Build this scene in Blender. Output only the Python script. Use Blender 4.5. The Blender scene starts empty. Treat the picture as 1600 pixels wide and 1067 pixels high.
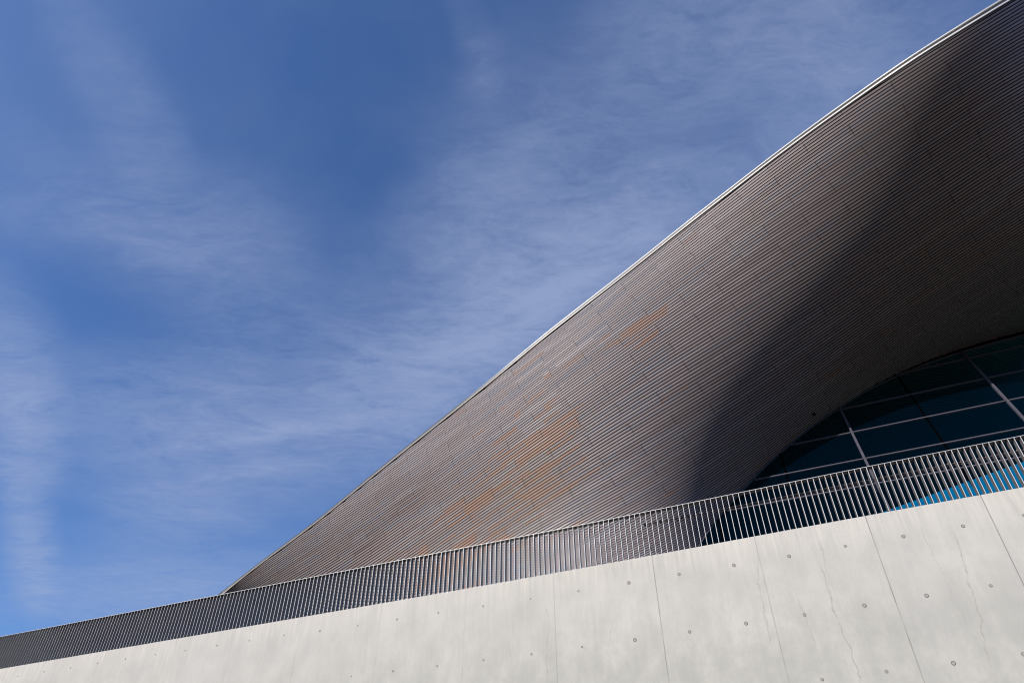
import bpy, bmesh, math, random
import numpy as np
from mathutils import Vector, Matrix

EXPO = 0.0
SUN_E = 4.5
SKY_MUL = (.088, .117, .163)
CLOUD = (.36, .44, .66)
BARC, BARR, BARM = (.26, .24, .24), .42, .55
INTC = (.05, .085, .10)
GL_A, GL_B = (.003, .60, .58), (.003, .52, .52)
RS = 0.95
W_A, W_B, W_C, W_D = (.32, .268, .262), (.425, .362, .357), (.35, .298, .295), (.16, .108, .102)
W_O1, W_O2 = (.44, .245, .165), (.41, .285, .235)
W_WARM = (.35, .265, .235)
ORANGE = [(-8, 16, 5.5, 30, .66), (-15, 36, 8, 18, .55), (-.8, 4, 3.2, 12, .7), (-5, -6, 3, 7, .3), (-3, 30, 3, 8, .35)]
DARKS = [(-19, 3, 5, 12, .45), (-26, 10, 5, 12, .4), (-10, -12, 4, 8, .25)]
JOINTS = [(1.55, .75), (3.8, .75), (-3.2, .6), (-.82, .4), (-5.7, .35), (-8.1, .2), (-10.6, .2), (-13.17, .35), (-15.5, .15), (-17.9, .2), (-22.5, .15), (6.2, .6)]
CRACKS = [(.35, .06, 6.2, 3.2, .65), (3.05, -.13, 6.3, 3.8, .6), (-.9, -.06, 6.4, 4.6, .5), (-5.9, -.03, 6.2, 4.2, .5), (-6.75, -.1, 5.9, 4.5, .45), (.47, 0, 6.65, 5.8, .5), (2.5, .05, 6.6, 4.6, .3), (-.3, .12, 5.9, 4.3, .4), (-4.3, -.3, 5.6, 4.9, .4), (-10.9, .02, 6.0, 5.2, .3), (5.0, -.1, 6.2, 3.4, .5)]

# ---------------------------------------------------------------- camera, light, sky
PW, PH, FOC = 1600.0, 1067.0, 1090.5          # lens measured from the photograph
PITCH = math.radians(40.65)
CH = 1.6                                       # eye height
sc = bpy.context.scene
col = sc.collection
cam = bpy.data.cameras.new('camera')
cam.sensor_width = 36.0
cam.lens = 36.0 * FOC / PW
cam.clip_start = 0.1
cam.clip_end = 3000
cob = bpy.data.objects.new('camera', cam)
cob.location = (0, 0, CH)
cob.rotation_euler = (math.radians(90) + PITCH, 0, 0)
col.objects.link(cob)
sc.camera = cob
sc.view_settings.view_transform = 'Standard'
sc.view_settings.look = 'None'
sc.view_settings.exposure = EXPO
sc.view_settings.gamma = 1
sc.cycles.max_bounces = 8
sc.cycles.caustics_reflective = False
sc.cycles.filter_width = 1.1
sc.cycles.transparent_max_bounces = 12

SUN_AZ, SUN_EL = math.radians(-130), math.radians(30)
LDIR = Vector((math.sin(SUN_AZ) * math.cos(SUN_EL), math.cos(SUN_AZ) * math.cos(SUN_EL), math.sin(SUN_EL)))
sl = bpy.data.lights.new('sun', 'SUN')
sl.energy = SUN_E
sl.angle = math.radians(0.53)
sl.color = (1.0, 0.94, 0.85)
so = bpy.data.objects.new('sun', sl)
so.rotation_euler = LDIR.to_track_quat('Z', 'Y').to_euler()
col.objects.link(so)

C_, S_ = math.cos(PITCH), math.sin(PITCH)


def ray(u, v):
    """viewing direction of a point of the photograph (x right, y forward, z up)"""
    a = (np.asarray(u, float) - PW / 2) / FOC
    b = (PH / 2 - np.asarray(v, float)) / FOC
    return np.stack([a + 0 * b, C_ - b * S_ + 0 * a, S_ + b * C_ + 0 * a], -1)


def nodes_of(nt):
    nt.nodes.clear()
    N_ = nt.nodes.new
    def link(a, b):
        nt.links.new(a, b)
    return N_, link


def math_(nt, op, a, b=None, c=None, clamp=False):
    n = nt.nodes.new('ShaderNodeMath')
    n.operation = op
    n.use_clamp = clamp
    for i, x in enumerate((a, b, c)):
        if x is None:
            continue
        if isinstance(x, (int, float)):
            n.inputs[i].default_value = x
        else:
            nt.links.new(x, n.inputs[i])
    return n.outputs[0]


def mix_(nt, f, a, b, blend='MIX'):
    n = nt.nodes.new('ShaderNodeMix')
    n.data_type = 'RGBA'
    n.blend_type = blend
    for s, x in ((n.inputs[0], f), (n.inputs[6], a), (n.inputs[7], b)):
        if isinstance(x, (int, float)):
            s.default_value = x
        elif isinstance(x, tuple):
            s.default_value = (*x, 1) if len(x) == 3 else x
        else:
            nt.links.new(x, s)
    return n.outputs[2]


def noise_(nt, vec, scale, detail=4, rough=.5, dist=0, lac=2):
    n = nt.nodes.new('ShaderNodeTexNoise')
    n.inputs['Scale'].default_value = scale
    n.inputs['Detail'].default_value = detail
    n.inputs['Roughness'].default_value = rough
    n.inputs['Distortion'].default_value = dist
    if vec is not None:
        nt.links.new(vec, n.inputs['Vector'])
    return n.outputs[0]


def mapr(nt, x, a, b, c, d, smooth=False):
    n = nt.nodes.new('ShaderNodeMapRange')
    n.interpolation_type = 'SMOOTHSTEP' if smooth else 'LINEAR'
    for i, q in enumerate((x, a, b, c, d)):
        if isinstance(q, (int, float)):
            n.inputs[i].default_value = q
        else:
            nt.links.new(q, n.inputs[i])
    return n.outputs[0]


def map_vec(nt, vec, loc=(0, 0, 0), rot=(0, 0, 0), scale=(1, 1, 1), kind='POINT'):
    n = nt.nodes.new('ShaderNodeMapping')
    n.vector_type = kind
    nt.links.new(vec, n.inputs['Vector'])
    n.inputs['Location'].default_value = loc
    n.inputs['Rotation'].default_value = rot
    n.inputs['Scale'].default_value = scale
    return n.outputs[0]


world = bpy.data.worlds.new('World')
sc.world = world
world.use_nodes = True
nt = world.node_tree
nt.nodes.clear()
out = nt.nodes.new('ShaderNodeOutputWorld')
bg = nt.nodes.new('ShaderNodeBackground')
bg.inputs[1].default_value = 1.0
sky = nt.nodes.new('ShaderNodeTexSky')
sky.sky_type = 'NISHITA'
sky.sun_disc = False
sky.sun_elevation = SUN_EL
sky.sun_rotation = SUN_AZ % (2 * math.pi)
sky.air_density = 1.0
sky.dust_density = 0.6
sky.ozone_density = 2.6
skyc = mix_(nt, 1.0, sky.outputs[0], SKY_MUL, 'MULTIPLY')
tc = nt.nodes.new('ShaderNodeTexCoord')
sep = nt.nodes.new('ShaderNodeSeparateXYZ')
nt.links.new(tc.outputs['Generated'], sep.inputs[0])
zz = math_(nt, 'MAXIMUM', sep.outputs[2], 0.05)
cx = math_(nt, 'DIVIDE', sep.outputs[0], zz)
cy = math_(nt, 'DIVIDE', sep.outputs[1], zz)
comb = nt.nodes.new('ShaderNodeCombineXYZ')
nt.links.new(cx, comb.inputs[0])
nt.links.new(cy, comb.inputs[1])
plane = comb.outputs[0]                        # position on a flat layer of high cloud
# soft warp so that the wisps have frayed outlines
wn = nt.nodes.new('ShaderNodeTexNoise')
wn.inputs['Scale'].default_value = 2.2
wn.inputs['Detail'].default_value = 5
nt.links.new(plane, wn.inputs['Vector'])
wv = nt.nodes.new('ShaderNodeVectorMath'); wv.operation = 'SUBTRACT'
nt.links.new(wn.outputs[1], wv.inputs[0]); wv.inputs[1].default_value = (.5, .5, .5)
ws = nt.nodes.new('ShaderNodeVectorMath'); ws.operation = 'SCALE'
nt.links.new(wv.outputs[0], ws.inputs[0]); ws.inputs['Scale'].default_value = 0.30
wa = nt.nodes.new('ShaderNodeVectorMath'); wa.operation = 'ADD'
nt.links.new(plane, wa.inputs[0]); nt.links.new(ws.outputs[0], wa.inputs[1])
warped = wa.outputs[0]
ws2 = nt.nodes.new('ShaderNodeVectorMath'); ws2.operation = 'SCALE'
nt.links.new(wv.outputs[0], ws2.inputs[0]); ws2.inputs['Scale'].default_value = 0.10
wa2 = nt.nodes.new('ShaderNodeVectorMath'); wa2.operation = 'ADD'
nt.links.new(plane, wa2.inputs[0]); nt.links.new(ws2.outputs[0], wa2.inputs[1])
WISPS = [  # ends of each bank of cirrus, half width, density
    (600, 700, 1020, 60, 120, .42), (120, 750, 800, 590, 115, .36), (200, 716, 700, 632, 15, .26), (150, 772, 560, 722, 12, .12),
    (-20, 280, 520, 460, 95, .27), (2, 430, 40, 800, 26, .42), (30, 740, 58, 960, 24, .42), (110, -60, 210, 300, 60, .14),
    (20, 960, 460, 870, 50, .36), (700, -40, 770, 170, 38, .12), (980, -20, 1500, 110, 170, .34),
    (650, 600, 1300, 190, 70, .42), (-60, 640, 300, 620, 60, .07), (150, 830, 420, 780, 40, .20)]
total = None
for (u1, v1, u2, v2, hw, st) in WISPS:
    def pl(u, v):
        d = ray(u, v)
        return np.array([d[0], d[1]]) / d[2]
    a, b = pl(u1, v1), pl(u2, v2)
    m = (a + b) / 2
    un = np.array([u2 - u1, v2 - v1]) / math.hypot(u2 - u1, v2 - v1)
    mu, mv = (u1 + u2) / 2, (v1 + v2) / 2
    w_ = np.linalg.norm(pl(mu - un[1] * hw, mv + un[0] * hw) - m)
    ln = np.linalg.norm(b - a) / 2
    ang = math.atan2(b[1] - a[1], b[0] - a[0])
    q = map_vec(nt, wa2.outputs[0] if hw <= 35 else warped, (m[0], m[1], 0), (0, 0, ang), (ln * 1.25, w_ * 1.35, 1), 'TEXTURE')
    le = nt.nodes.new('ShaderNodeVectorMath'); le.operation = 'LENGTH'
    nt.links.new(q, le.inputs[0])
    g = mapr(nt, le.outputs['Value'], 1.15, 0.0, 0.0, st, True)
    total = g if total is None else math_(nt, 'ADD', total, g)
fib = noise_(nt, map_vec(nt, warped, (0, 0, 0), (0, 0, math.radians(35)), (1.0, 2.2, 1)), 5.0, 9, .66, .6)
fib2 = noise_(nt, map_vec(nt, plane, (0, 0, 0), (0, 0, math.radians(60)), (1, 2.6, 1)), 17.0, 9, .7, .8)
fine = math_(nt, 'ADD', math_(nt, 'MULTIPLY', fib, .75), math_(nt, 'MULTIPLY', fib2, .4))
dens = math_(nt, 'MULTIPLY', total, mapr(nt, fine, .34, .74, .25, 1.7))
base_c = mapr(nt, noise_(nt, plane, 1.4, 6, .55, .3), .42, .75, 0, .16)
dens = math_(nt, 'ADD', dens, base_c, clamp=True)
dens = math_(nt, 'SUBTRACT', 1.0, math_(nt, 'POWER', 2.718, math_(nt, 'MULTIPLY', dens, -1.25)))
cloud_col = CLOUD
skyf = mix_(nt, dens, skyc, cloud_col)
# lowest band of sky darkened: an added blocker that cuts fill light on the soffit
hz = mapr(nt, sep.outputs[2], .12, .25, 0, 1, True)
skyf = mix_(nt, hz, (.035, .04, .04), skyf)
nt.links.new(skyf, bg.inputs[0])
nt.links.new(bg.outputs[0], out.inputs[0])

# ---------------------------------------------------------------- helpers
def material(name):
    m = bpy.data.materials.new(name)
    m.use_nodes = True
    nt = m.node_tree
    nt.nodes.clear()
    o = nt.nodes.new('ShaderNodeOutputMaterial')
    b = nt.nodes.new('ShaderNodeBsdfPrincipled')
    nt.links.new(b.outputs[0], o.inputs[0])
    return m, nt, b, o


def plain(name, colr, rough=.6, metal=0.0, var=.12, scale=3.0, spec=.5):
    m, nt, b, o = material(name)
    tc = nt.nodes.new('ShaderNodeTexCoord')
    n = noise_(nt, tc.outputs['Object'], scale, 6, .6)
    c = mix_(nt, mapr(nt, n, .3, .7, 0, 1), tuple(x * (1 - var) for x in colr), tuple(min(1, x * (1 + var)) for x in colr))
    nt.links.new(c, b.inputs['Base Color'])
    nt.links.new(mapr(nt, n, .3, .7, rough * .85, min(1, rough * 1.15)), b.inputs['Roughness'])
    b.inputs['Metallic'].default_value = metal
    b.inputs['Specular IOR Level'].default_value = spec
    return m


def mesh_obj(name, verts, faces, mat, parent=None, smooth=False, uvs=None, mat2=None, idx2=None):
    me = bpy.data.meshes.new(name)
    me.from_pydata([tuple(map(float, v)) for v in verts], [], faces)
    if uvs is not None:
        uvl = me.uv_layers.new(name='UVMap')
        idx = np.empty(len(me.loops), dtype=np.int32)
        me.loops.foreach_get('vertex_index', idx)
        uvl.data.foreach_set('uv', np.asarray(uvs, dtype=np.float32)[idx].ravel())
    me.materials.append(mat)
    if mat2 is not None:
        me.materials.append(mat2); me.polygons.foreach_set('material_index', idx2)
    if smooth:
        me.polygons.foreach_set('use_smooth', [True] * len(me.polygons))
    me.update()
    o = bpy.data.objects.new(name, me)
    col.objects.link(o)
    if parent is not None:
        o.parent = parent
    return o


class MB:
    """collects faces of one mesh"""
    def __init__(s):
        s.v, s.f, s.uv = [], [], []

    def add(s, vs, fs, uv=None):
        n = len(s.v)
        s.v += [tuple(map(float, q)) for q in vs]
        s.f += [tuple(i + n for i in f) for f in fs]
        s.uv += list(uv) if uv is not None else [(0, 0)] * len(vs)

    def box(s, o, ax, ay, az):
        """box from corner o with edge vectors"""
        o, ax, ay, az = (np.asarray(q, float) for q in (o, ax, ay, az))
        vs = [o, o + ax, o + ax + ay, o + ay, o + az, o + ax + az, o + ax + ay + az, o + ay + az]
        fs = [(0, 3, 2, 1), (4, 5, 6, 7), (0, 1, 5, 4), (1, 2, 6, 5), (2, 3, 7, 6), (3, 0, 4, 7)]
        if np.dot(np.cross(ax, ay), az) < 0:
            fs = [f[::-1] for f in fs]
        s.add(vs, fs)

    def sweep(s, paths, closed=True):
        """paths: list of profile points, each an array (n,3) along the sweep"""
        P = np.stack(paths, 1)
        n, k = P.shape[:2]
        fs = []
        for i in range(n - 1):
            for j in range(k if closed else k - 1):
                a, b = i * k + j, i * k + (j + 1) % k
                fs.append((a, b, b + k, a + k))
        if closed:
            fs.append(tuple(range(k))[::-1]); fs.append(tuple((n - 1) * k + j for j in range(k)))
        s.add(P.reshape(-1, 3), fs)

    def build(s, name, mat, parent=None, smooth=False, uv=False):
        return mesh_obj(name, s.v, s.f, mat, parent, smooth, s.uv if uv else None)


def empty(name, label, cat, loc=(0, 0, 0)):
    o = bpy.data.objects.new(name, None)
    o.location = loc
    col.objects.link(o)
    o['label'] = label
    o['category'] = cat
    return o


def spline(x, y, xs):
    """natural cubic spline"""
    x, y, xs = (np.asarray(q, float) for q in (x, y, xs))
    n = len(x); h = np.diff(x)
    A = np.eye(n); r = np.zeros(n)
    for i in range(1, n - 1):
        A[i, i - 1:i + 2] = h[i - 1], 2 * (h[i - 1] + h[i]), h[i]
        r[i] = 6 * ((y[i + 1] - y[i]) / h[i] - (y[i] - y[i - 1]) / h[i - 1])
    m = np.linalg.solve(A, r)
    i = np.clip(np.searchsorted(x, xs) - 1, 0, n - 2)
    t = xs - x[i]; hi = h[i]
    b = (y[i + 1] - y[i]) / hi - hi * (2 * m[i] + m[i + 1]) / 6
    res = y[i] + b * t + m[i] / 2 * t ** 2 + (m[i + 1] - m[i]) / (6 * hi) * t ** 3
    res = np.where(xs > x[-1], y[-1] + (xs - x[-1]) * ((y[-1] - y[-2]) / h[-1] + h[-1] * m[-2] / 6), res)
    res = np.where(xs < x[0], y[0] + (xs - x[0]) * ((y[1] - y[0]) / h[0] - h[0] * m[1] / 6), res)
    return res


UP = np.array([0, 0, 1.0])
CAM = np.array([0, 0, CH])
WA = math.radians(-23.2)
T = np.array([math.cos(WA), math.sin(WA), 0])         # along the wall, to the right
N = np.array([-math.sin(WA), math.cos(WA), 0])        # into the site, away from the camera
DW = 15.89                                            # distance of the wall's face
PHI = math.radians(26)
NF = N * math.cos(PHI) - UP * math.sin(PHI)           # the glazing leans back
LF = N * math.sin(PHI) + UP * math.cos(PHI)
DF = 30 * math.cos(PHI) - 7 * math.sin(PHI)


def W(s, z, d=0.0):
    """point of the concrete wall: s along, z above eye level, d behind its face"""
    return CAM + T * s + N * (DW + d) + UP * z


def G(s, l, d=0.0):
    """point of the leaning glazing plane, d behind it"""
    return CAM + T * s + LF * l + NF * (DF + d)


def wall_sz(u, v):
    r = ray(u, v); P = r * (DW / (r @ N)); return float(P @ T), float(P[2])


# ---------------------------------------------------------------- the roof's underside: one smooth double-curved sheet
# (its depth, the run of its slats and the length along them, fitted to the photograph)
WC = [0.02587897, 0.00669461, -0.00479258, 0.00514794, -0.00512748, 0.00955399, 0.00509909, -0.01957723, 0.03220232, -0.03946398, 0.01553422, -0.01212628, 0.01318998, -0.08378963, 0.0263897, 0.01177028, -0.05441108, 0.03208302, -0.01082125, 0.03626265, 0.00568572]
KC = [113.59, -66.6097, 31.9376, 109.2563, -14.8028, -111.5054, 62.8558, 96.0891, -175.14, 204.6833, 202.4449, -40.9503, -473.1837, 226.5664, -111.1592, 276.4838, 130.5199, 18.2346, -795.4069, 470.7453, 104.9714, 139.4261, -67.4791, -441.7385, 648.8262, 106.6295, -221.4319, 188.6854, 295.4339, -117.8889, 202.2595, -184.1719, 5.1724, -132.59, 8.0359]
JC = [-11.5148, 5.4224, -3.1571, -4.0997, 20.6316, -14.744, -8.0205, 17.2738, 1.1237, -19.3237, 42.6838, 22.221, -73.03, 4.4986, 0.8776, -9.766, 65.9467, -51.599, -14.6932, 46.4792, 9.3919, 38.7176, -37.0119, 58.7047, -16.4977, -18.7794, 44.0514, -73.5344, -75.3787, 29.3203, -152.5933, 35.0133, -39.8579, 74.1681, 18.3691]

EW = [(i, j) for i in range(6) for j in range(6 - i)]
EK = [(i, j) for i in range(8) for j in range(8 - i) if (i, j) != (0, 0)]


def poly(cs, ex, u, v):
    x = (np.asarray(u, float) - 1000) / 620; y = (np.asarray(v, float) - 500) / 520
    return sum(c * x ** i * y ** j for c, (i, j) in zip(cs, ex))


def S(u, v):
    return CAM + ray(u, v) / poly(WC, EW, u, v)[..., None]


def SN(u, v):
    u = np.asarray(u, float); v = np.asarray(v, float)
    n = np.cross(S(u, v + .5) - S(u, v - .5), S(u + .5, v) - S(u - .5, v))
    n /= np.linalg.norm(n, axis=-1)[..., None]
    sg = -np.sign((n * (S(u, v) - CAM)).sum(-1))[..., None]
    return n * sg


RIM = [(312, 961.5), (357, 922.6), (425, 869.5), (491.8, 820), (560, 765), (618, 718), (700, 653), (780, 588.7), (850, 531), (900, 491.7), (990.6, 421.5),
       (1075, 354.5), (1150, 296.4), (1225, 239.5), (1300, 185.2), (1370, 136), (1440.6, 88.5), (1510, 45.5), (1585, 0), (1640, -32)]
ARCH = [(1075, 885), (1095, 850), (1118, 816), (1140, 789), (1165, 762), (1190, 735), (1220, 707), (1250, 681), (1280, 658), (1312, 636), (1350, 611),
        (1400, 585), (1450, 563.5), (1500, 546), (1550, 531), (1600, 518), (1650, 506)]
rim_v = lambda u: spline([p[0] for p in RIM], [p[1] for p in RIM], u)
arch_v = lambda u: spline([p[0] for p in ARCH], [p[1] for p in ARCH], u)
U0, U1 = 312.0, 1640.0
ucol = np.arange(U0, U1 + .1, 4.0)
top_v = rim_v(ucol)
bot_v = 1045 - .18 * ucol + 28
bot_v = np.where(ucol > 1075, np.minimum(bot_v, arch_v(ucol)), bot_v)
tt = np.linspace(0, 1, 260)
VG = top_v[:, None] + (bot_v - top_v)[:, None] * tt[None]
KG = poly(KC, EK, ucol[:, None] + 0 * VG, VG)
KG = np.maximum.accumulate(KG, 1)


def strip(k0, k1):
    """one slat: its two edge lines as (points, length along, normals), cut off at the borders of the sheet"""
    va = np.array([np.interp(k0, KG[i], VG[i]) for i in range(len(ucol))])
    vb = np.array([np.interp(k1, KG[i], VG[i]) for i in range(len(ucol))])
    ok = (vb - va) > .05
    res, i, n = [], 0, len(ucol)
    while i < n:
        if not ok[i]:
            i += 1; continue
        j = i
        while j + 1 < n and ok[j + 1]:
            j += 1
        if j - i >= 2:
            L = []
            right = j == n - 1
            down = i > 0 and vb[i] > 1045 - .18 * ucol[i] + 22
            for vv in (va[i:j + 1], vb[i:j + 1]):
                uu = ucol[i:j + 1]
                P = S(uu, vv); J = poly(JC, EK, uu, vv); nn = SN(uu, vv)
                if right:                              # runs on beyond the frame
                    d = P[-1] - P[max(-4, -len(P))]; d /= np.linalg.norm(d); cnt = 16
                    P = np.vstack([P, [P[-1] + d * (q + 1) for q in range(cnt)]])
                    J = np.r_[J, [J[-1] + 1.0 * (q + 1) for q in range(cnt)]]
                    nn = np.vstack([nn, [nn[-1]] * cnt])
                if down:                               # runs on down behind the wall
                    d = P[0] - P[min(3, len(P) - 1)]; d /= np.linalg.norm(d); cnt = 3
                    P = np.vstack([[P[0] + d * (cnt - q) for q in range(cnt)], P])
                    J = np.r_[[J[0] - 1.0 * (cnt - q) for q in range(cnt)], J]
                    nn = np.vstack([[nn[0]] * cnt, nn])
                L.append((P, J, nn))
            res.append(L)
        i = j + 1
    return res


# ---------------------------------------------------------------- materials
def make_wood():
    m, nt, b, o = material('weathered_timber')
    uv = nt.nodes.new('ShaderNodeUVMap')
    sp = nt.nodes.new('ShaderNodeSeparateXYZ')
    nt.links.new(uv.outputs[0], sp.inputs[0])
    J, K = sp.outputs[0], sp.outputs[1]
    row = math_(nt, 'FLOOR', math_(nt, 'DIVIDE', math_(nt, 'ADD', K, 3.0), 4.0))
    odd = math_(nt, 'FLOORED_MODULO', row, 2.0)
    x = math_(nt, 'DIVIDE', math_(nt, 'SUBTRACT', math_(nt, 'SUBTRACT', J, .5), math_(nt, 'MULTIPLY', odd, 2.08)), 4.17)
    pan = math_(nt, 'FLOOR', x)
    fr = math_(nt, 'SUBTRACT', x, pan)
    joint = math_(nt, 'LESS_THAN', fr, .0055)
    kf = math_(nt, 'FLOOR', K)

    def wn(a, b_, c):
        cb = nt.nodes.new('ShaderNodeCombineXYZ')
        for i, q in enumerate((a, b_, c)):
            if isinstance(q, (int, float)): cb.inputs[i].default_value = q
            else: nt.links.new(q, cb.inputs[i])
        w = nt.nodes.new('ShaderNodeTexWhiteNoise')
        nt.links.new(cb.outputs[0], w.inputs['Vector'])
        return w.outputs['Value']
    rp = wn(pan, row, 7.3)          # one per panel
    rs = wn(pan, row, kf)           # one per slat of a panel
    rs2 = wn(kf, pan, 3.1)
    # every slat is made of shorter boards
    x2 = math_(nt, 'ADD', math_(nt, 'MULTIPLY', x, 1.6), math_(nt, 'MULTIPLY', rs2, 1.0))
    rb = wn(math_(nt, 'FLOOR', x2), kf, 11.7)
    # where the reddish boards gather
    cb = nt.nodes.new('ShaderNodeCombineXYZ')
    nt.links.new(J, cb.inputs[0]); nt.links.new(math_(nt, 'MULTIPLY', K, .155), cb.inputs[1])
    vec = cb.outputs[0]

    def blob(j, k, a, c, st):
        q = map_vec(nt, vec, (j, k * .155, 0), (0, 0, 0), (a, c * .155, 1), 'TEXTURE')
        le = nt.nodes.new('ShaderNodeVectorMath'); le.operation = 'LENGTH'
        nt.links.new(q, le.inputs[0])
        return mapr(nt, le.outputs['Value'], 1.0, .1, 0, st, True)
    big = blob(-14, 30, 12, 42, .35)
    for args in ORANGE:
        big = math_(nt, 'ADD', big, blob(*args))
    rpair = wn(math_(nt, 'FLOOR', math_(nt, 'ADD', math_(nt, 'MULTIPLY', x, 1.4), rp)), math_(nt, 'FLOOR', math_(nt, 'DIVIDE', K, 2.0)), 5.9)
    sel = math_(nt, 'ADD', math_(nt, 'ADD', math_(nt, 'MULTIPLY', rp, .36), math_(nt, 'MULTIPLY', rb, .34)), math_(nt, 'MULTIPLY', rpair, .44))
    o_mask = mapr(nt, math_(nt, 'ADD', sel, math_(nt, 'MULTIPLY', big, .66)), .93, .96, 0, .85)
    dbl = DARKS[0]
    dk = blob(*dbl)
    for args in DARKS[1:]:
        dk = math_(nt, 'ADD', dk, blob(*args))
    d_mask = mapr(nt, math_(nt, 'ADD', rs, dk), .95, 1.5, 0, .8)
    grain = noise_(nt, map_vec(nt, vec, scale=(1.5, 60, 1)), 1.0, 6, .6)
    broad = noise_(nt, vec, .35, 4, .5)
    c = mix_(nt, mapr(nt, rs, 0, 1, 0, 1), W_A, W_B)
    c = mix_(nt, mapr(nt, broad, .35, .65, 0, .5), c, W_C)
    warm = math_(nt, 'MULTIPLY', blob(-20, 28, 16, 40, .8), mapr(nt, rp, 0, 1, .4, 1))
    c = mix_(nt, warm, c, W_WARM)
    c = mix_(nt, o_mask, c, mix_(nt, rb, W_O1, W_O2))
    c = mix_(nt, math_(nt, 'MULTIPLY', math_(nt, 'GREATER_THAN', rb, .80), .55), c, (.30, .315, .36))
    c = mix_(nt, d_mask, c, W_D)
    c = mix_(nt, mapr(nt, grain, .3, .7, 0, .3), c, tuple(q * .6 for q in W_A))
    c = mix_(nt, math_(nt, 'MULTIPLY', math_(nt, 'LESS_THAN', rb, .12), .35), c, (.42, .40, .41))
    c = mix_(nt, math_(nt, 'MULTIPLY', joint, .85), c, (.02, .018, .018))
    nt.links.new(c, b.inputs['Base Color'])
    nt.links.new(mapr(nt, rb, 0, 1, .5, .72), b.inputs['Roughness'])
    b.inputs['Specular IOR Level'].default_value = .22
    return m


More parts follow.
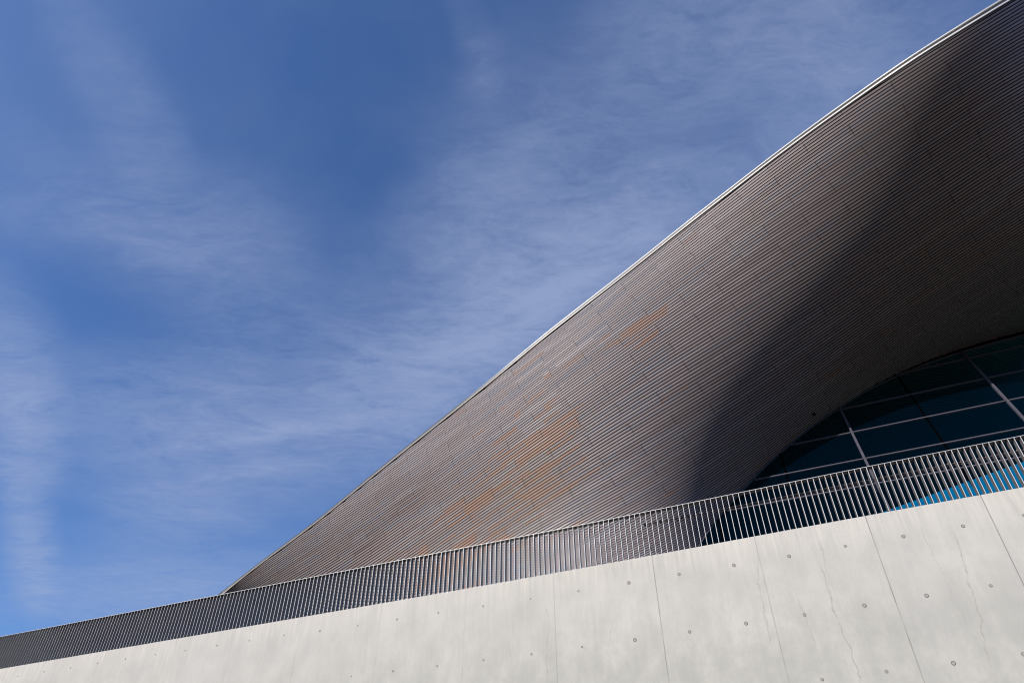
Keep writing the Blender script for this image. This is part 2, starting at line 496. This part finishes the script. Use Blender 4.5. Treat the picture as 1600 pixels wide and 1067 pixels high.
def make_concrete():
    m, nt, b, o = material('fair_faced_concrete')
    tc = nt.nodes.new('ShaderNodeTexCoord')
    P = tc.outputs['Object']                 # x along the wall, z up (metres)
    sp = nt.nodes.new('ShaderNodeSeparateXYZ'); nt.links.new(P, sp.inputs[0])
    s, z = sp.outputs[0], sp.outputs[2]
    big = noise_(nt, P, .55, 6, .55, .3)
    cloud = noise_(nt, map_vec(nt, P, scale=(1, 1, .7)), 1.6, 9, .68, .15)
    fine = noise_(nt, P, 26, 6, .65)
    streak = noise_(nt, map_vec(nt, P, scale=(5.0, 1, .35)), 2.0, 7, .6, .2)
    streak2 = noise_(nt, map_vec(nt, P, scale=(22, 1, .5)), 2.0, 5, .6)
    c = mix_(nt, mapr(nt, big, .32, .68, 0, 1), (.60, .568, .505), (.50, .478, .427))
    c = mix_(nt, mapr(nt, cloud, .40, .68, 0, .55), c, (.405, .39, .345))
    c = mix_(nt, mapr(nt, streak, .5, .8, 0, .32), c, (.66, .63, .56))
    c = mix_(nt, mapr(nt, streak2, .45, .75, 0, .42), c, (.47, .46, .445))
    c = mix_(nt, mapr(nt, fine, .35, .75, 0, .22), c, (.40, .395, .385))
    # warm dirt wash under the coping
    wash = math_(nt, 'MULTIPLY', mapr(nt, z, 6.1, 6.95, 0, 1, True), mapr(nt, streak, .35, .7, 0, .8))
    c = mix_(nt, wash, c, (.66, .61, .53))
    # greenish-grey damp patches lower down
    damp = math_(nt, 'MULTIPLY', mapr(nt, z, 5.9, 4.2, 0, 1, True), mapr(nt, cloud, .34, .60, .1, .6))
    c = mix_(nt, damp, c, (.375, .372, .325))
    # shutter joints every 2.4 m, each shading off with its own strength
    wob = math_(nt, 'MULTIPLY', math_(nt, 'SUBTRACT', noise_(nt, P, .8, 3), .5), .05)
    sw = math_(nt, 'ADD', s, wob)
    line_h = None
    for (sj, st) in JOINTS:
        d = math_(nt, 'ABSOLUTE', math_(nt, 'SUBTRACT', s, sj))
        st_n = math_(nt, 'MULTIPLY', mapr(nt, d, .004, .016, st, 0, True), mapr(nt, noise_(nt, map_vec(nt, P, (sj * 7, 0, 0)), 1.2, 4), .32, .55, .25, 1))
        line_h = st_n if line_h is None else math_(nt, 'MAXIMUM', line_h, st_n)
    c = mix_(nt, line_h, c, (.17, .165, .15))
    # a soft tonal step between neighbouring pours
    cell = math_(nt, 'FLOOR', math_(nt, 'DIVIDE', math_(nt, 'SUBTRACT', s, 1.55), 2.37))
    wnn = nt.nodes.new('ShaderNodeTexWhiteNoise'); wnn.noise_dimensions = '1D'
    nt.links.new(cell, wnn.inputs['W'])
    c = mix_(nt, math_(nt, 'MULTIPLY', wnn.outputs[0], .22), c, (.44, .435, .42))
    # hairline cracks, stained brown: (s, slope, top z, bottom z, strength)
    for i, (s0, sl_, zt, zb, st) in enumerate(CRACKS):
        q = map_vec(nt, P, (i * 13.1, 0, i * 3.7))
        w_ = math_(nt, 'MULTIPLY', math_(nt, 'SUBTRACT', noise_(nt, q, 1.7, 8, .62), .5), .38)
        x_ = math_(nt, 'ADD', math_(nt, 'SUBTRACT', s, s0), math_(nt, 'ADD', math_(nt, 'MULTIPLY', math_(nt, 'SUBTRACT', z, zt), sl_), w_))
        a_ = mapr(nt, math_(nt, 'ABSOLUTE', x_), .003, .018, st, 0, True)
        a_ = math_(nt, 'MULTIPLY', a_, mapr(nt, z, zt + .1, zt - .25, 0, 1, True))
        a_ = math_(nt, 'MULTIPLY', a_, mapr(nt, z, zb - .3, zb + .3, 0, 1, True))
        a_ = math_(nt, 'MULTIPLY', a_, mapr(nt, noise_(nt, q, 3.0, 3), .35, .6, .15, 1))
        c = mix_(nt, a_, c, (.30, .255, .20))
    # pin holes
    vo = nt.nodes.new('ShaderNodeTexVoronoi'); vo.inputs['Scale'].default_value = 3.2
    nt.links.new(P, vo.inputs['Vector'])
    ph = mapr(nt, vo.outputs['Distance'], .02, .045, .55, 0)
    c = mix_(nt, math_(nt, 'MULTIPLY', ph, mapr(nt, cloud, .5, .6, 0, 1)), c, (.24, .23, .21))
    nt.links.new(c, b.inputs['Base Color'])
    b.inputs['Roughness'].default_value = .82
    b.inputs['Specular IOR Level'].default_value = .3
    bp = nt.nodes.new('ShaderNodeBump')
    bp.inputs['Strength'].default_value = .25; bp.inputs['Distance'].default_value = .01
    hgt = math_(nt, 'SUBTRACT', math_(nt, 'ADD', math_(nt, 'MULTIPLY', cloud, .6), math_(nt, 'MULTIPLY', fine, .3)), line_h)
    nt.links.new(hgt, bp.inputs['Height']); nt.links.new(bp.outputs[0], b.inputs['Normal'])
    return m


def make_glass():
    m, nt, b, o = material('blue_tinted_glass')
    nt.nodes.remove(b)
    tr = nt.nodes.new('ShaderNodeBsdfTransparent')
    tc = nt.nodes.new('ShaderNodeTexCoord')
    n = noise_(nt, tc.outputs['Object'], .25, 3)
    nt.links.new(mix_(nt, n, GL_A, GL_B), tr.inputs[0])
    gl = nt.nodes.new('ShaderNodeBsdfGlossy'); gl.inputs['Roughness'].default_value = .03
    gl.inputs['Color'].default_value = (.75, .9, 1, 1)
    df = nt.nodes.new('ShaderNodeBsdfDiffuse'); df.inputs['Color'].default_value = (.0003, .020, .055, 1)
    fr = nt.nodes.new('ShaderNodeFresnel'); fr.inputs['IOR'].default_value = 1.13
    m1 = nt.nodes.new('ShaderNodeMixShader'); m1.inputs[0].default_value = .12
    nt.links.new(tr.outputs[0], m1.inputs[1]); nt.links.new(df.outputs[0], m1.inputs[2])
    m2 = nt.nodes.new('ShaderNodeMixShader')
    nt.links.new(fr.outputs[0], m2.inputs[0]); nt.links.new(m1.outputs[0], m2.inputs[1]); nt.links.new(gl.outputs[0], m2.inputs[2])
    nt.links.new(m2.outputs[0], o.inputs[0])
    return m


M_wood = make_wood()
M_conc = make_concrete()
M_glass = make_glass()
M_back = plain('black_membrane_gap_shade', (.012, .011, .012), .9)
M_white = plain('white_coated_aluminium', (.72, .71, .69), .45, 0, .03, 1.2)
M_grey = plain('grey_coated_aluminium', (.17, .155, .138), .55, 0, .08, .8)
M_roof = plain('standing_seam_aluminium', (.15, .155, .17), .5, .5, .06)
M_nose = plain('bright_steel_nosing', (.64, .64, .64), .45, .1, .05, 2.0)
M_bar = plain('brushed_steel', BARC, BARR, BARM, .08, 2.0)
M_rail = plain('handrail_steel', (.20, .165, .15), .5, .4, .1, 2.0)
M_mull = plain('grey_anodised_frame', (.085, .08, .105), .5, .1, .06)
M_seal_shade = plain('black_seal_and_gap_shade', (.0015, .0015, .002), .95, 0, .1, 3, 0.0)
M_int = plain('dark_interior_lining', INTC, .9)
M_fit = plain('fitting_housing', (.22, .20, .18), .5)
M_ground = plain('asphalt_ground', (.14, .112, .09), .9, 0, .25, .6)
M_deck = plain('dark_paving', (.14, .11, .082), .85, 0, .2, .8)
M_plug = plain('mortar_plug', (.34, .32, .29), .9, 0, .12, 9)
M_ring = plain('dark_ring_mortar', (.17, .155, .135), .95, 0, .15, 9)

# ---------------------------------------------------------------- ground and terrace
g = MB(); g.add([(-1500, -1500, 0), (1500, -1500, 0), (1500, 1500, 0), (-1500, 1500, 0)], [(0, 1, 2, 3)])
go = g.build('ground', M_ground); go['kind'] = 'structure'
d = MB()
d.box(W(-46, 6.55, .36), T * 76, N * 60, UP * .2)
do = d.build('terrace', M_deck); do['kind'] = 'structure'

# ---------------------------------------------------------------- concrete wall
TOPZ = [(-48, 6.80), (-25, 6.83), (-15, 6.865), (-8, 6.90), (-3, 6.95), (0, 7.0), (4.6, 7.06), (30, 7.36)]
topz = lambda s: spline([p[0] for p in TOPZ], [p[1] for p in TOPZ], s)
wall = empty('retaining_wall', 'long pale concrete retaining wall with round tie holes under the metal railing', 'wall',
             tuple(CAM + N * DW - UP * CH))
wall.rotation_euler = (0, 0, WA)
ss = np.arange(-46, 28.1, 1.0)
vs, fs = [], []
CHF = .012
for s_ in ss:
    zt = float(topz(s_))
    for (dy, z_) in ((0, -CH), (0, zt - CHF), (CHF, zt), (.36 - CHF, zt), (.36, zt - CHF), (.36, -CH)):
        vs.append((s_, dy, z_))
for i in range(len(ss) - 1):
    for j in range(6):
        a, b_ = i * 6 + j, i * 6 + (j + 1) % 6
        fs.append((a, a + 6, b_ + 6, b_))
fs.append((0, 1, 2, 3, 4, 5)); fs.append(tuple((len(ss) - 1) * 6 + q for q in range(6))[::-1])
body = mesh_obj('wall_panel', vs, fs, M_conc, wall)
body.location = (0, 0, CH)


def ring_mesh(r0, r1, n, y0, y1):
    v, f = [], []
    for i in range(n):
        a = 2 * math.pi * i / n
        v += [(r0 * math.cos(a), y0, r0 * math.sin(a)), (r1 * math.cos(a), y1, r1 * math.sin(a))]
    for i in range(n):
        a = 2 * i; b_ = 2 * ((i + 1) % n)
        f.append((a, a + 1, b_ + 1, b_))
    return v, f


# one tie hole: a darker ring of mortar round a slightly dished plug
rv_, rf_ = ring_mesh(.040, .028, 20, -.003, -.006)
ring_me = bpy.data.meshes.new('tie_hole'); ring_me.from_pydata(rv_, [], rf_); ring_me.materials.append(M_ring)
pv = [(0, -.004, 0)] + [(.028 * math.cos(2 * math.pi * i / 20), -.006, .028 * math.sin(2 * math.pi * i / 20)) for i in range(20)]
plug_me = bpy.data.meshes.new('plug'); plug_me.from_pydata(pv, [], [(0, 1 + i, 1 + (i + 1) % 20) for i in range(20)]); plug_me.materials.append(M_plug)
HOLES = [(28, 1055.6), (68.8, 1048.7), (110.2, 1042.5), (152.4, 1035.4), (195.9, 1029), (242.4, 1021.9), (289.4, 1015.9), (338.7, 1007.7), (389.6, 1000.3),
         (443.7, 992), (499.6, 985.2), (558.9, 976.7), (620, 967), (685, 956.5), (755, 946.6), (829, 935), (903.8, 923.1), (982.6, 910), (1061, 896.5), (1146.6, 882.7),
         (1232.9, 868.5), (1320.6, 852.7), (1411.4, 837.7), (1504.7, 821.6), (1600, 805),
         (549, 1056), (614, 1048), (683, 1040), (755.4, 1030.7), (830.4, 1021.4), (909.5, 1010), (992, 999), (1077.4, 986.5),
         (1165.7, 973.5), (1256.9, 960), (1350.6, 945.4), (1447.7, 930), (1547.9, 914.6), (1284.6, 1061), (1385, 1048.5), (1489.7, 1035.4), (1599, 1021.5)]
pts = [wall_sz(u, v) for (u, v) in HOLES]
for k_ in range(1, 4):                                 # the rows go on just outside the picture
    pts += [(pts[24][0] + 1.15 * k_, 6.48 + .02 * k_), (pts[37][0] + 1.15 * k_, 5.24 + .02 * k_)]
random.seed(3)
for i, (s_, z_) in enumerate(pts):
    r = bpy.data.objects.new('tie_hole', ring_me); col.objects.link(r); r.parent = wall
    k_ = random.uniform(.75, 1.05) * (.66 if s_ < -4 else 1)
    r.location = (s_, 0, z_ + CH); r.scale = (k_, 1, k_)
    q = bpy.data.objects.new('plug', plug_me); col.objects.link(q); q.parent = r

wall['kind'] = 'thing'

# ---------------------------------------------------------------- railing of deep steel fins
rail = empty('railing', 'metal railing of closely spaced upright steel fins along the top of the concrete wall', 'railing', tuple(W(0, 7.0)))
PIT = [(-48, .121), (-23, .121), (-16, .130), (-9.6, .134), (-5, .1355), (-1.7, .1345), (1.3, .1285), (4.4, .121), (30, .121)]
BA = math.radians(17.2)
BD = np.array([math.sin(BA), math.cos(BA), 0])         # fins stand slightly skewed to the wall
BDN = BD / (BD @ N)
DEP, THK, RH = .14, .0135, 1.13
spos, s_ = [], 1.02
while s_ < 15: spos.append(s_); s_ += float(np.interp(s_, *zip(*PIT)))
s_ = 1.02
while s_ > -40: s_ -= float(np.interp(s_, *zip(*PIT))); spos.append(s_)
spos.sort(reverse=True)
org = np.array(rail.location)


def fin(mb, s_):
    zt = float(topz(s_))
    o = W(s_ - THK / 2, zt - .004, .004) - org
    bev = .003
    a = T * THK; b_ = BDN * DEP
    prof = [o + a * .2, o + a * .8, o + a + b_ * .03, o + a + b_ * .97, o + a * .8 + b_, o + a * .2 + b_, o + b_ * .97, o + b_ * .03]
    h = UP * (RH - .012)
    vs = prof + [p + h for p in prof]
    fs = [(i, (i + 1) % 8, (i + 1) % 8 + 8, i + 8) for i in range(8)] + [tuple(range(8))[::-1], tuple(range(8, 16))]
    mb.add(vs, fs)
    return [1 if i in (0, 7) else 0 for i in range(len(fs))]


vis = [s_ for s_ in spos if s_ <= 5.6][:100]
for s_ in vis:
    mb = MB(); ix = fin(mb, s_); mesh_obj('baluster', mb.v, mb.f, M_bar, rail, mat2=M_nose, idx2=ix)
mb = MB(); ix = []
for s_ in spos:
    if s_ not in vis: ix += fin(mb, s_)
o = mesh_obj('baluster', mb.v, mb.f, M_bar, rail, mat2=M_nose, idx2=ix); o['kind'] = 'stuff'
sr = np.arange(-40, 15.1, .5); zr = topz(sr)
cap = MB()
def railpath(dd, dz): return np.array([W(a, b_ + dz, dd) for a, b_ in zip(sr, zr)]) - org
cap.sweep([railpath(-.001, RH - .012), railpath(-.001, RH - .003), railpath(.002, RH - .001), railpath(.143, RH - .001), railpath(.146, RH - .003), railpath(.146, RH - .012)])
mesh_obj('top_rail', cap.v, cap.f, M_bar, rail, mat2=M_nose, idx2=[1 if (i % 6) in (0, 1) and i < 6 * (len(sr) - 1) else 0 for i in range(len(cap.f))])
# round handrail on brackets on the inner side, from where it starts
hs = np.arange(wall_sz(1003, 817)[0], 15.1, .25)
ho = .21
hz = topz(hs) + .895
c0 = np.array([W(a, b_, ho) for a, b_ in zip(hs, hz)]) - org
hr = MB()
for (oz, rr, od) in ((0, .019, 0), (-.046, .008, .0)):
    pr = [c0 + N * (od + rr * math.cos(q)) + UP * (oz + rr * math.sin(q)) for q in np.linspace(0, 2 * math.pi, 11)[:-1]]
    hr.sweep(pr)
hro = hr.build('handrail', M_rail, rail, True)
for q in (wall_sz(1362, 745)[0], wall_sz(1090, 790)[0], wall_sz(1590, 700)[0], wall_sz(1240, 770)[0], wall_sz(1480, 720)[0]):
    zt = float(topz(q)); b_ = MB()
    b_.box(W(q, zt + .865, .13) - org, T * .012, N * .08, UP * .03)
    if abs(q - wall_sz(1362, 745)[0]) < .01:
        b_.box(W(q, zt + .55, .131) - org, T * .012, N * .05, UP * (RH - .57))
    b_.build('bracket', M_rail, rail)

# ---------------------------------------------------------------- the building
bld = empty('swimming_hall', 'great swooping roof with a slatted timber underside over a dark blue glass wall', 'building', (8, 34, 0))
BO = np.array(bld.location)
# slats
sm, bk, mi = MB(), MB(), []
kmin, kmax = int(math.floor(KG[:, 0].min())), int(math.ceil(KG[:, -1].max()))
for k in range(kmin, kmax):
    for (A, B) in strip(k + .0, k + .655):
        (Pa, Ja, Na), (Pb, Jb, Nb) = A, B
        if len(Pa) != len(Pb): continue
        m = len(Pa)
        dep = .11
        V = np.concatenate([Pa - Na * dep, Pa, Pb, Pb - Nb * dep]) - BO
        uv = [(j, k + .03) for j in Ja] * 2 + [(j, k + .64) for j in Jb] * 2
        F = []
        for i in range(m - 1):
            for q in range(3):
                F.append((q * m + i, q * m + i + 1, (q + 1) * m + i + 1, (q + 1) * m + i))
        F += [(0, m, 2 * m, 3 * m), (m - 1, 4 * m - 1, 3 * m - 1, 2 * m - 1)]
        sm.add(V, F, uv); mi += [0 if (f_ < 3 * (m - 1) and f_ % 3 == 1) else 1 for f_ in range(len(F))]  # slat sides and ends blackened, painting the shade into the gaps
    for (A, B) in strip(k - .02, k + 1.02):
        (Pa, Ja, Na), (Pb, Jb, Nb) = A, B
        if len(Pa) != len(Pb): continue
        m = len(Pa)
        V = np.concatenate([Pa - Na * .115, Pb - Nb * .115]) - BO
        bk.add(V, [(i, i + 1, m + i + 1, m + i) for i in range(m - 1)])
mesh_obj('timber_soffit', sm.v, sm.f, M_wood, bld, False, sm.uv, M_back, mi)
bk.build('soffit_backing', M_back, bld)

# rim: a pale aluminium edge of two lips with a groove between them
ur = np.concatenate([np.arange(316, 1640, 12.0), [1640.0]])
vr = rim_v(ur)
RP = S(ur, vr); RN = SN(ur, vr)
for _ in range(6):
    RN[1:-1] = (RN[:-2] + RN[1:-1] * 2 + RN[2:]) / 4
d0 = RP[-1] - RP[-2]; d0 /= np.linalg.norm(d0)
RP = np.vstack([RP, [RP[-1] + d0 * q for q in range(1, 17)]]); RN = np.vstack([RN, [RN[-1]] * 16])
RT = np.gradient(RP, axis=0); RT /= np.linalg.norm(RT, axis=1)[:, None]
RN -= (RN * RT).sum(1)[:, None] * RT; RN /= np.linalg.norm(RN, axis=1)[:, None]
RE = np.cross(RT, RN)
if (RE[10] @ (S(np.array([ur[10]]), np.array([vr[10] - 5.0]))[0] - RP[10])) < 0: RE = -RE
RM = np.cross(RT, UP); RM /= np.linalg.norm(RM, axis=1)[:, None]     # the edge strip stands upright
RM *= np.sign((RM * RN).sum(1).mean())
RM = RM - UP * .10
RM -= (RM * RT).sum(1)[:, None] * RT; RM /= np.linalg.norm(RM, axis=1)[:, None]
RD = np.cross(RT, RM)
RD *= np.sign(RD[:, 2])[:, None]


def rimpath(a, h): return RP + RD * a * RS + RM * h - BO


fz = MB()
fz.sweep([rimpath(-.02, -.04), rimpath(.07, -.04), rimpath(.07, -.30), rimpath(-.02, -.30)])
fas = fz.build('roof_edge', M_seal_shade, bld)  # black band paints the shadow gap between the slats and the lip
u_all = np.r_[ur, 1640 + np.arange(1, 17) * 20.0]
k_in = np.interp(u_all, [336, 640, 1000, 1300], [.42, .5, .72, 1.0])[:, None]       # the lips grow out of the groove towards the crest
h_out = np.interp(u_all, [336, 700, 1050, 1300], [-.09, -.07, .0, .055])[:, None]


def rp2(a, h): return RP + RD * a * RS + RM * h - BO


q = MB(); w1 = .07 + .085 * k_in
q.sweep([rp2(.07, -.32), rp2(.07, .052), rp2(.076, .06), rp2(w1 - .006, .06), rp2(w1, .052), rp2(w1, -.32)])
q.build('edge_lip', M_white, fas)
q = MB(); q.sweep([rp2(w1 + .002, -.32), rp2(w1 + .002, -.02), rp2(.335, -.02), rp2(.335, -.32)])
q.build('edge_groove', M_grey, fas)
q = MB(); q.sweep([rp2(.337, -.32), rp2(.337, h_out - .008), rp2(.343, h_out), rp2(.405, h_out), rp2(.411, h_out - .008), rp2(.411, -.32)])
q.build('edge_lip', M_white, fas)
# roof covering, running back from the rim
back = N * 34 + T * 6
rc = MB()
top0 = rimpath(.40, -.05)
cols_ = []
for t in np.linspace(0, 1, 9):
    cols_.append(top0 + back * t + UP * (3.2 * math.sin(t * math.pi * .5) * .6) + UP * 0.0)
rc.sweep(cols_, closed=False)
rc.build('roof_covering', M_roof, bld)

# glazing under the roof
sA, lA = [], []
for u in np.r_[np.arange(1076, 1650, 6.0)]:
    r = ray(u, float(arch_v(np.array([u]))[0])); P = r * (DF / (r @ NF)); sA.append(float(P @ T)); lA.append(float(P @ LF))
sA, lA = np.array(sA), np.array(lA)
slope_end = (lA[-1] - lA[-8]) / (sA[-1] - sA[-8])
sA = np.r_[sA, sA[-1] + np.arange(1, 13) * 1.0]
lA = np.r_[lA, lA[-1] + np.cumsum(slope_end * .93 ** np.arange(1, 13))]
LB = 20.4                                             # foot of the glass on the terrace
arch_l = lambda s: np.interp(s, sA, lA)
gm = MB()
gt = [G(a, b_ + .10, 0) - BO for a, b_ in zip(sA, lA)]
gb = [G(a, LB, 0) - BO for a in sA]
n = len(sA)
gm.add(gt + gb, [(i, i + 1, n + i + 1, n + i) for i in range(n - 1)])
glass = gm.build('glass_wall', M_glass, bld)
ramp = lambda s: np.interp(s, [0, 5, 8, 13, 30], [.02, .10, .24, .42, .6])
hs_ = sA; off = ramp(hs_)
hb = MB()
def gp(dl, dd): return np.array([G(a, b_ - o_ + dl, dd) for a, b_, o_ in zip(hs_, lA, off)]) - BO
hb.sweep([gp(-.035, .02), gp(-.035, -.08), gp(.035, -.08), gp(.035, .02)])
hb.build('head_frame', M_mull, glass)
hk = MB()
hk.sweep([gp(.037, -.02), np.array([G(a, b_ + .08, -.02) for a, b_ in zip(hs_, lA)]) - BO], closed=False)
hk.build('head_gap_shade', M_seal_shade, glass)  # black strip before the glass paints the shade of the head recess
edge_l = lambda s: float(arch_l(s) - ramp(s))
for (s_, light) in ((4.38, 1), (11.85, 1), (19.35, 1), (.5, 0), (8.08, 0), (15.6, 0), (-3.25, 0)):
    if s_ < sA[0]: continue
    q = MB()
    w_, dpt = (.055, .13) if light else (.05, .035)
    q.box(G(s_ - w_, LB, -dpt) - BO, T * 2 * w_, LF * (edge_l(s_) - LB), NF * dpt * .98)
    q.build('mullion' if light else 'joint_seal', M_mull if light else M_seal_shade, glass)
mul = [-50, .5, 4.38, 8.08, 11.85, 15.6, 19.35, 60]
for l_ in (22.9, 25.4, 27.9, 30.4, 32.52, 35.03, 37.5, 39.98, 42.4):
    if l_ > 28.2 or True:
        s0 = float(np.interp(l_, lA, sA)) + .15
        if l_ in (22.9, 25.4, 27.9): continue
        s1 = float(sA[-1])
        if s0 > s1 - .5: continue
        q = MB(); q.box(G(s0, l_ - .04, -.07) - BO, T * (s1 - s0), LF * .08, NF * .069)
        q.build('transom', M_mull, glass)

# dark hall behind the glass, open to the daylight on its far side low down
def far(u, v, dist):
    r = ray(u, v); return CAM + r * (dist / (r @ N))
FARD = 56.0
pa = far(1385, 794, FARD); pb = far(1600, 717, FARD)
dirn = (pb - pa) / ((pb - pa) @ T)
e0 = pa + dirn * float((far(1045, 850, FARD) - pa) @ T); e1 = pa + dirn * 60
HH = 17
iw = MB()
iw.add([e0 - BO, e1 - BO, e1 + UP * HH - BO, e0 + UP * HH - BO, e0 + N * .4 - BO, e1 + N * .4 - BO, e1 + N * .4 + UP * HH - BO, e0 + N * .4 + UP * HH - BO],
       [(0, 1, 2, 3), (5, 4, 7, 6), (0, 4, 5, 1), (3, 2, 6, 7), (0, 3, 7, 4), (1, 5, 6, 2)])
iw.build('interior_wall', M_int, bld)
# small fittings on the underside
def fitting(u, v, r, squash, mat):
    P = S(np.array([float(u)]), np.array([float(v)]))[0]; n_ = SN(np.array([float(u)]), np.array([float(v)]))[0]
    z = Vector(n_); rot = z.to_track_quat('Z', 'Y').to_matrix().to_4x4()
    bm = bmesh.new()
    bmesh.ops.create_uvsphere(bm, u_segments=16, v_segments=10, radius=r, matrix=Matrix.Diagonal((squash, 1, .8, 1)))
    bmesh.ops.create_cone(bm, cap_ends=True, segments=16, radius1=r * .6, radius2=r * .6, depth=r * 1.2, matrix=Matrix.Translation((0, 0, -r * .6)))
    me = bpy.data.meshes.new('soffit_light'); bm.to_mesh(me); bm.free(); me.materials.append(mat)
    for p in me.polygons: p.use_smooth = True
    o = bpy.data.objects.new('soffit_light', me); col.objects.link(o); o.parent = bld
    o.matrix_local = Matrix.Translation(Vector(P - BO + n_ * .1)) @ rot
fitting(1502, 524, .085, 1, M_fit)
fitting(1270, 646, .07, 2.0, M_seal_shade)
